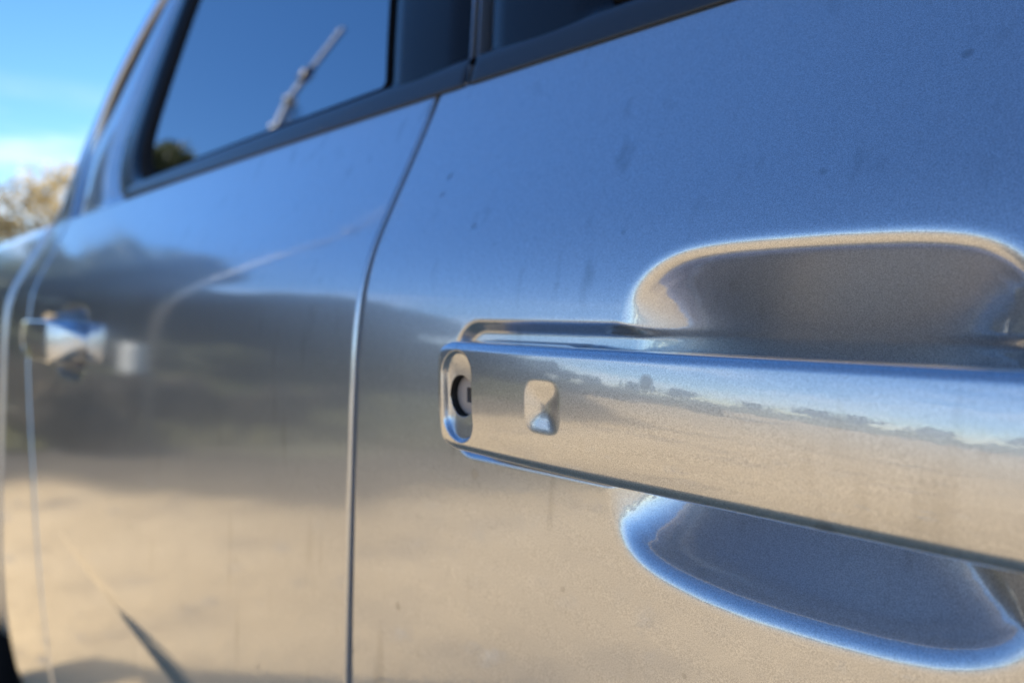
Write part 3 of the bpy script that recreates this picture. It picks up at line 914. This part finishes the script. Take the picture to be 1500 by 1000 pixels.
for s in (1, -1):
    a, b = sorted((side_y(.03, s), side_y(.10, s)))
    MB().box(-1.48, .56, a, b, .40, .492).obj('sill_panel', DARK, truck, ROOT, bevel=.02)
    mr = MB().tube([(.43, side_y(.10, s), ZC + .15), (.45, side_y(.0, s), ZC + .16), (.46, side_y(-.05, s), ZC + .19)], .018, 8).obj('side_mirror', DARK, truck, ROOT)
    a, b = sorted((side_y(-.17, s), side_y(.00, s)))
    MB().box(.42, .53, a, b, ZC + .16, ZC + .36).obj('mirror_shell', PAINT, mr, ROOT, bevel=.035)
    a, b = sorted((side_y(-.15, s), side_y(-.02, s)))
    MB().box(.414, .4205, a, b, ZC + .185, ZC + .335).obj('mirror_glass', CHROME, mr, ROOT, bevel=.002)
MB().box(-3.05, 1.80, .45, .58, .40, .55).box(-3.05, 1.80, WID - .58, WID - .45, .40, .55).obj('chassis_frame', UNDER, truck, ROOT, smooth=False)
MB().box(.70, 1.78, .25, WID - .25, .55, 1.05).obj('engine_block', UNDER, truck, ROOT, smooth=False)
def wheel(cx, s):
    cy = side_y(.14, s); sg = 1 if s > 0 else -1
    root = MB().lathe([(.235, -.11), (.30, -.125), (.355, -.115), (WR, -.085), (WR, .085), (.355, .115), (.30, .125), (.235, .11)], (cx, cy, WR), 'Y', 48).obj('wheel', RUBBER, truck, ROOT)
    MB().lathe([(.236, -.108), (.222, -.10), (.210, .0), (.222, .10), (.236, .108)], (cx, cy, WR), 'Y', 48).obj('rim', ALLOY, root, ROOT)
    sp = MB()
    for k in range(6):
        a = 2 * PI * k / 6; ca, sa = math.cos(a), math.sin(a)
        vv = []
        for r_, w_ in ((.03, .035), (.225, .028)):
            for yy in (-.085 * sg, -.05 * sg):
                for q in (-1, 1): vv.append((cx + r_ * ca - q * w_ * sa, cy + yy, WR + r_ * sa + q * w_ * ca))
        sp.add(vv, [(0, 1, 5, 4), (2, 6, 7, 3), (0, 4, 6, 2), (1, 3, 7, 5), (0, 2, 3, 1), (4, 5, 7, 6)])
    sp.lathe([(0.001, -.09 * sg), (.055, -.09 * sg), (.06, -.05 * sg)], (cx, cy, WR), 'Y', 20)
    sp.obj('spokes', ALLOY, root, ROOT, smooth=False)
    # wheel housing
    hs = MB()
    pr = [(cx + .485 * math.cos(a), WR + .485 * math.sin(a)) for a in np.linspace(-.15, PI + .15, 24)]
    y0, y1 = side_y(.055, s), side_y(.42, s)
    hs.add([(x, y, z) for y in (y0, y1) for x, z in pr], [tuple(q) for q in grid_faces(2, 24)])
    hs.add([(x, y1, z) for x, z in pr], [tuple(range(24))])
    hs.obj('wheel_housing', UNDER, truck, ROOT)
for cx in (FW, RW):
    for s in (1, -1): wheel(cx, s)
for cx in (FW, RW): MB().tube([(cx, .3, WR), (cx, WID - .3, WR)], .045, 10).obj('axle', UNDER, truck, ROOT)

# ------------------------------------------------------------------ surroundings the paint mirrors
def polar(az, d):
    """az: degrees from the truck's rear (-X) towards the open side (-Y)"""
    x, y = -d * math.cos(R(az)), -d * math.sin(R(az))
    return x, y, float(ground_h(np.array(x), np.array(y)))

def leaves_geo(blobs, n, size, seed):
    """leaf-sized quads spread through ellipsoid clumps (cx, cy, cz, rx, rz)"""
    q = np.random.default_rng(seed)
    vol = np.array([b[3] ** 2 * b[4] for b in blobs]) ** .8; vol /= vol.sum()
    ids = q.choice(len(blobs), n, p=vol)
    B = np.array(blobs)[ids]
    d = q.normal(size=(n, 3)); d /= np.linalg.norm(d, axis=1)[:, None]
    rad = q.uniform(.25, 1, n) ** .45 * q.uniform(.85, 1.12, n)
    c = B[:, :3] + d * rad[:, None] * np.stack([B[:, 3], B[:, 3], B[:, 4]], -1)
    u = q.normal(size=(n, 3)); u /= np.linalg.norm(u, axis=1)[:, None]
    w = np.cross(u, q.normal(size=(n, 3))); w /= np.linalg.norm(w, axis=1)[:, None]
    s = size * q.uniform(.6, 1.4, n)[:, None]
    V = np.stack([c - u * s, c - w * s * .45, c + u * s, c + w * s * .45], 1).reshape(-1, 3)
    return V, np.arange(n * 4).reshape(-1, 4)

def crown_blobs(h, spread, seed, low=.3, n=16):
    q = np.random.default_rng(seed); out = []
    for _ in range(n):
        t = q.uniform(0, 1); z = h * (low + (.93 - low) * t)
        r_ = spread * math.sqrt(max(.05, 1 - ((t - .42) / .62) ** 2)) * q.uniform(.15, .85)
        a = q.uniform(0, 2 * PI); s = spread * q.uniform(.26, .46)
        out.append((r_ * math.cos(a), r_ * math.sin(a), z, s, s * q.uniform(.55, .85)))
    return out
TREES = {}
def tree_kind(key, h, spread, low, nleaf, size, mat, seed):
    bl = crown_blobs(h, spread, seed, low)
    V, F = leaves_geo(bl, nleaf, size, seed + 1)
    q = random.Random(seed)
    t = MB(); top = h * .72
    pts = [(0, 0, -.15)] + [(q.uniform(-.1, .1) * k, q.uniform(-.1, .1) * k, top * k / 5) for k in range(1, 6)]
    rb = .022 * h + .03
    t.tube(pts, [rb * 1.25, rb, rb * .85, rb * .65, rb * .45, rb * .2], 9)
    for b in bl[:9]:
        k = min(max(b[2] / top - .3, .2), .8); i = int(k * 5); p0 = pts[min(i + 1, 5)]
        t.tube([p0, ((p0[0] + b[0]) / 2, (p0[1] + b[1]) / 2, (p0[2] + b[2]) / 2 + .1), (b[0], b[1], b[2])], [rb * .45, rb * .3, rb * .1], 6)
    TREES[key] = (t, V, F, mat)
tree_kind('tall', 8.2, 3.4, .16, 11000, .16, LEAF_D, 11)
tree_kind('broad', 6.2, 3.3, .14, 9000, .16, LEAF_D, 23)
tree_kind('olive', 5.0, 2.7, .12, 7500, .15, LEAF_O, 37)
tree_kind('scrub', 3.6, 2.3, .06, 6000, .13, LEAF_D, 41)
tree_kind('ochre', 5.6, 2.6, .18, 4200, .10, LEAF_Y, 53)
PROTO = {}
def place_tree(key, name, az, d, sc, label, group, rz):
    x, y, z = polar(az, d)
    r_ = empty(name, (x, y, z), label, 'tree', group, rz)
    r_.scale = (sc, sc, sc)
    if key not in PROTO:
        t, V, F, mat = TREES[key]
        a = t.obj('trunk', BARK, r_); b = link('crown', V, F, mat, r_, smooth=False); b['kind'] = 'stuff'
        PROTO[key] = (a, b)
    else:
        for c in PROTO[key]:
            k = c.copy(); COL.objects.link(k); k.parent = r_
    return r_
ORD = ['nearest', 'second', 'third', 'fourth', 'fifth', 'sixth', 'seventh', 'eighth', 'ninth', 'tenth', 'eleventh', 'twelfth', 'thirteenth',
       'fourteenth', 'fifteenth', 'sixteenth', 'seventeenth', 'eighteenth', 'nineteenth', 'twentieth', 'twenty-first', 'twenty-second',
       'twenty-third', 'twenty-fourth', 'twenty-fifth', 'twenty-sixth', 'twenty-seventh', 'twenty-eighth', 'twenty-ninth', 'thirtieth',
       'thirty-first', 'thirty-second', 'thirty-third', 'thirty-fourth']
G1 = 'dense dark trees at the far end of the yard'
G2 = 'scrubby trees lining the side of the yard'
G3 = 'ochre trees beyond the back of the yard'
q = random.Random(3)
for lab, az, d, sc in (('shortest of the tall dark trees, at the end beside the ochre trees', 3, 25, .72),
                       ('tall dark tree between the shortest and the tallest of the tall trees', 6.5, 24, .93),
                       ('tallest dark tree, its crown the peak mirrored above the rear door handle', 10.5, 24, 1.08),
                       ('tall dark tree nearest the steel pole, where the high crowns drop away', 14.5, 25, 1.03)):
    place_tree('tall', 'broadleaf_tree', az, d, sc, lab, G1, q.uniform(0, 6))
for k, (az, d, sc) in enumerate(((19, 27, .93), (23, 26, 1.0), (27, 25, 1.0), (31, 25, .93), (35, 26, .78))):
    place_tree('broad', 'broadleaf_tree', az, d, sc, ORD[k] + ' mid height dark tree along the treeline counting from the steel pole', G1, q.uniform(0, 6))
for lab, az, d, sc in (('dark tree filling the gap behind the white cabinet and the tallest tree', 16, 30, 1.0),
                       ('rearmost dark tree showing between the nearest and second treeline trees', 21, 31, 1.05),
                       ('rearmost dark tree showing between the third and fourth treeline trees', 29, 30, 1.05)):
    place_tree('broad', 'broadleaf_tree', az, d, sc, lab, G1, q.uniform(0, 6))
for k, az in enumerate(np.arange(38, 176, 4.2)):
    kind = 'scrub' if k % 3 else 'olive'
    lab = ORD[k] + (' tree of the far side row from the treeline, low and dark' if k % 3 else ' tree of the far side row from the treeline, olive and rounder')
    place_tree(kind, 'scrub_tree', float(az) + q.uniform(-1.5, 1.5), q.uniform(29, 35) + (22 if az > 44 else 0), q.uniform(.85, 1.0) * (1 if k % 3 else .75) * (.8 if az > 44 else 1), lab, G2, q.uniform(0, 6))
for lab, az, d, sc in (('small ochre tree beside the tall dark trees, blurred behind the truck bed', -7.5, 24, .62),
                       ('ochre tree blurred against the sky just above the truck bed', -11.5, 23, .86),
                       ('tallest but one ochre tree, third from the dark trees', -15.5, 25, .98),
                       ('ochre tree fourth from the dark trees, half hidden by the cab', -20, 24, .9),
                       ('ochre tree farthest from the dark trees, hidden behind the cab', -26, 26, 1.0)):
    place_tree('ochre', 'ochre_tree', az, d, sc, lab, G3, q.uniform(0, 6))
for k, az in enumerate((-36, -48, -60, -74, -90, -108, -128, -150, -170)):
    place_tree('olive', 'olive_tree', az, q.uniform(24, 30), q.uniform(.8, 1.0), ORD[k] + ' olive tree from the ochre trees, on the far side of the truck',
               'olive trees on the far side of the truck', q.uniform(0, 6))

# dry brush along the edge of the yard: low shrubs
def shrub_mesh(h, r_, n, size, mat, seed):
    bl = [(q.uniform(-r_, r_) * .6, q.uniform(-r_, r_) * .6, h * q.uniform(.3, .65), r_ * q.uniform(.35, .55), h * q.uniform(.25, .4)) for _ in range(7)]
    V, F = leaves_geo(bl, n, size, seed); V[:, 2] = np.maximum(V[:, 2], .01)
    s = MB()
    for b in bl: s.tube([(0, 0, -.05), (b[0] * .5, b[1] * .5, b[2] * .5), b[:3]], [.02, .014, .005], 5)
    return s, V, F, mat
SH = [shrub_mesh(.8, .7, 2200, .055, BRUSH, 71), shrub_mesh(1.1, .9, 2800, .065, LEAF_O, 72), shrub_mesh(.55, .8, 2200, .05, BRUSH, 73)]
SP = {}
def place_shrub(k, az, d, sc, label, group):
    x, y, z = polar(az, d)
    r_ = empty('shrub', (x, y, z), label, 'shrub', group, q.uniform(0, 6)); r_.scale = (sc,) * 3
    if k not in SP:
        s, V, F, mat = SH[k]
        a = s.obj('stem', BARK, r_); b = link('foliage', V, F, mat, r_, smooth=False); b['kind'] = 'stuff'
        SP[k] = (a, b)
    else:
        for c in SP[k]:
            e = c.copy(); COL.objects.link(e); e.parent = r_
for k, (az, d) in enumerate(((7, 11), (9, 8.0), (11, 10), (12, 7.3), (14, 12.5), (15.5, 8.8), (21, 9.5), (24, 8.4), (27, 11), (31, 12))):
    place_shrub(q.choice((0, 2)), az, d, q.uniform(.7, 1.0), ORD[k].replace('nearest', 'first') + ' dry brown shrub on the dark soil, counted from the truck tail outwards', 'dry shrubs beyond the sand')
for k, az in enumerate(np.arange(5, 60, 3.4)):
    place_shrub(1, float(az), q.uniform(17, 22), q.uniform(.8, 1.4), ORD[k].replace('nearest', 'first') + ' green shrub in the grass below the treeline, counted from the truck tail', 'green shrubs below the treeline')

# rough grass, nobody could count it
n = 26000
aa = rng.uniform(R(-30), R(44), n); rr = rng.uniform(7.2, 26, n)
bx_, by_ = -rr * np.cos(aa), -rr * np.sin(aa); bz_ = ground_h(bx_, by_)
th = rng.uniform(0, 2 * PI, n); hh = rng.uniform(.08, .26, n) * (0.6 + .04 * rr); ww = .022 + .0012 * rr
base = np.stack([bx_, by_, bz_ - .01], -1)
du = np.stack([np.cos(th), np.sin(th), np.zeros(n)], -1) * ww[:, None]
lean = np.stack([rng.normal(0, .09, n), rng.normal(0, .09, n), hh], -1)
V = np.stack([base - du, base + du, base + lean], 1).reshape(-1, 3)
gs = link('grass', V, np.arange(n * 3).reshape(-1, 3), GRASSM, smooth=False)
tag(gs, 'rough dry grass growing between the sand and the trees', 'grass', kind='stuff')

# small stones and litter on the sand
n = 700
aa = rng.uniform(R(-15), R(85), n); rr = 1.2 + 6.5 * rng.uniform(0, 1, n) ** .7
V = []; F = []
for a_, r_ in zip(aa, rr):
    x, y = -r_ * math.cos(a_) - .3, -r_ * math.sin(a_); z = float(ground_h(np.array(x), np.array(y))); s_ = .008 + .03 * rng.uniform() ** 4
    k = len(V); o6 = [(1, 0, 0), (0, 1, 0), (-1, 0, 0), (0, -1, 0), (0, 0, 1), (0, 0, -.6)]
    V += [(x + p[0] * s_ * rng.uniform(.7, 1.5), y + p[1] * s_ * rng.uniform(.7, 1.5), z + p[2] * s_ * rng.uniform(.4, .9)) for p in o6]
    F += [(k + i, k + (i + 1) % 4, k + 4) for i in range(4)] + [(k + (i + 1) % 4, k + i, k + 5) for i in range(4)]
tag(link('gravel', V, F, CONC, smooth=False), 'small stones scattered on the sandy yard', 'gravel', kind='stuff')

# steel pole with a bright fitting and two dark insulators
px, py, pz = -6.65, -1.82, float(ground_h(np.array(-6.65), np.array(-1.82)))
pole = empty('steel_pole', (px, py, pz), 'grey steel utility pole with small bright fitting standing at the edge of the yard', 'utility pole')
MB().tube([(0, 0, -.3), (0, 0, 2.5), (0, 0, 5.45)], [.048, .043, .038], 20).obj('mast', GALV, pole)
ft = MB().box(-.09, .09, -.13, -.05, 4.05, 4.28).obj('fitting_box', CHROME, pole, bevel=.012)
for z in (3.96, 4.30): MB().tube([(0, 0, z), (0, 0, z + .04)], .075, 16).obj('pole_band', GALV, pole)
for dz, dx in ((4.62, .14), (3.72, -.14)):
    MB().tube([(0, 0, dz - .1), (dx * .7, dx * .3, dz - .08), (dx, dx * .4, dz - .06)], .016, 8).obj('bracket', GALV, pole)
    MB().lathe([(.001, -.09), (.05, -.09), (.085, -.05), (.05, -.02), (.085, .02), (.05, .05), (.06, .09), (.001, .10)], (dx, dx * .4, dz), 'Z', 18).obj('insulator', CERAM, pole)

# white enamelled cabinet on a concrete footing
wx, wy_, wz = polar(15.3, 15.2)
cab = empty('white_cabinet', (wx, wy_, wz), 'white metal utility cabinet standing alone in the rough grass', 'utility cabinet', rz=R(72))
MB().box(-.30, .30, -.35, .35, -.1, .08).obj('footing', CONC, cab, bevel=.01)
MB().box(-.22, .22, -.29, .29, .08, .98).obj('housing', WHITE, cab, bevel=.012)
MB().box(.223, .245, -.25, .25, .13, .92).obj('door', WHITE, cab, bevel=.006)
MB().box(-.25, .25, -.32, .32, .982, 1.015).obj('lid', WHITE, cab, bevel=.01)
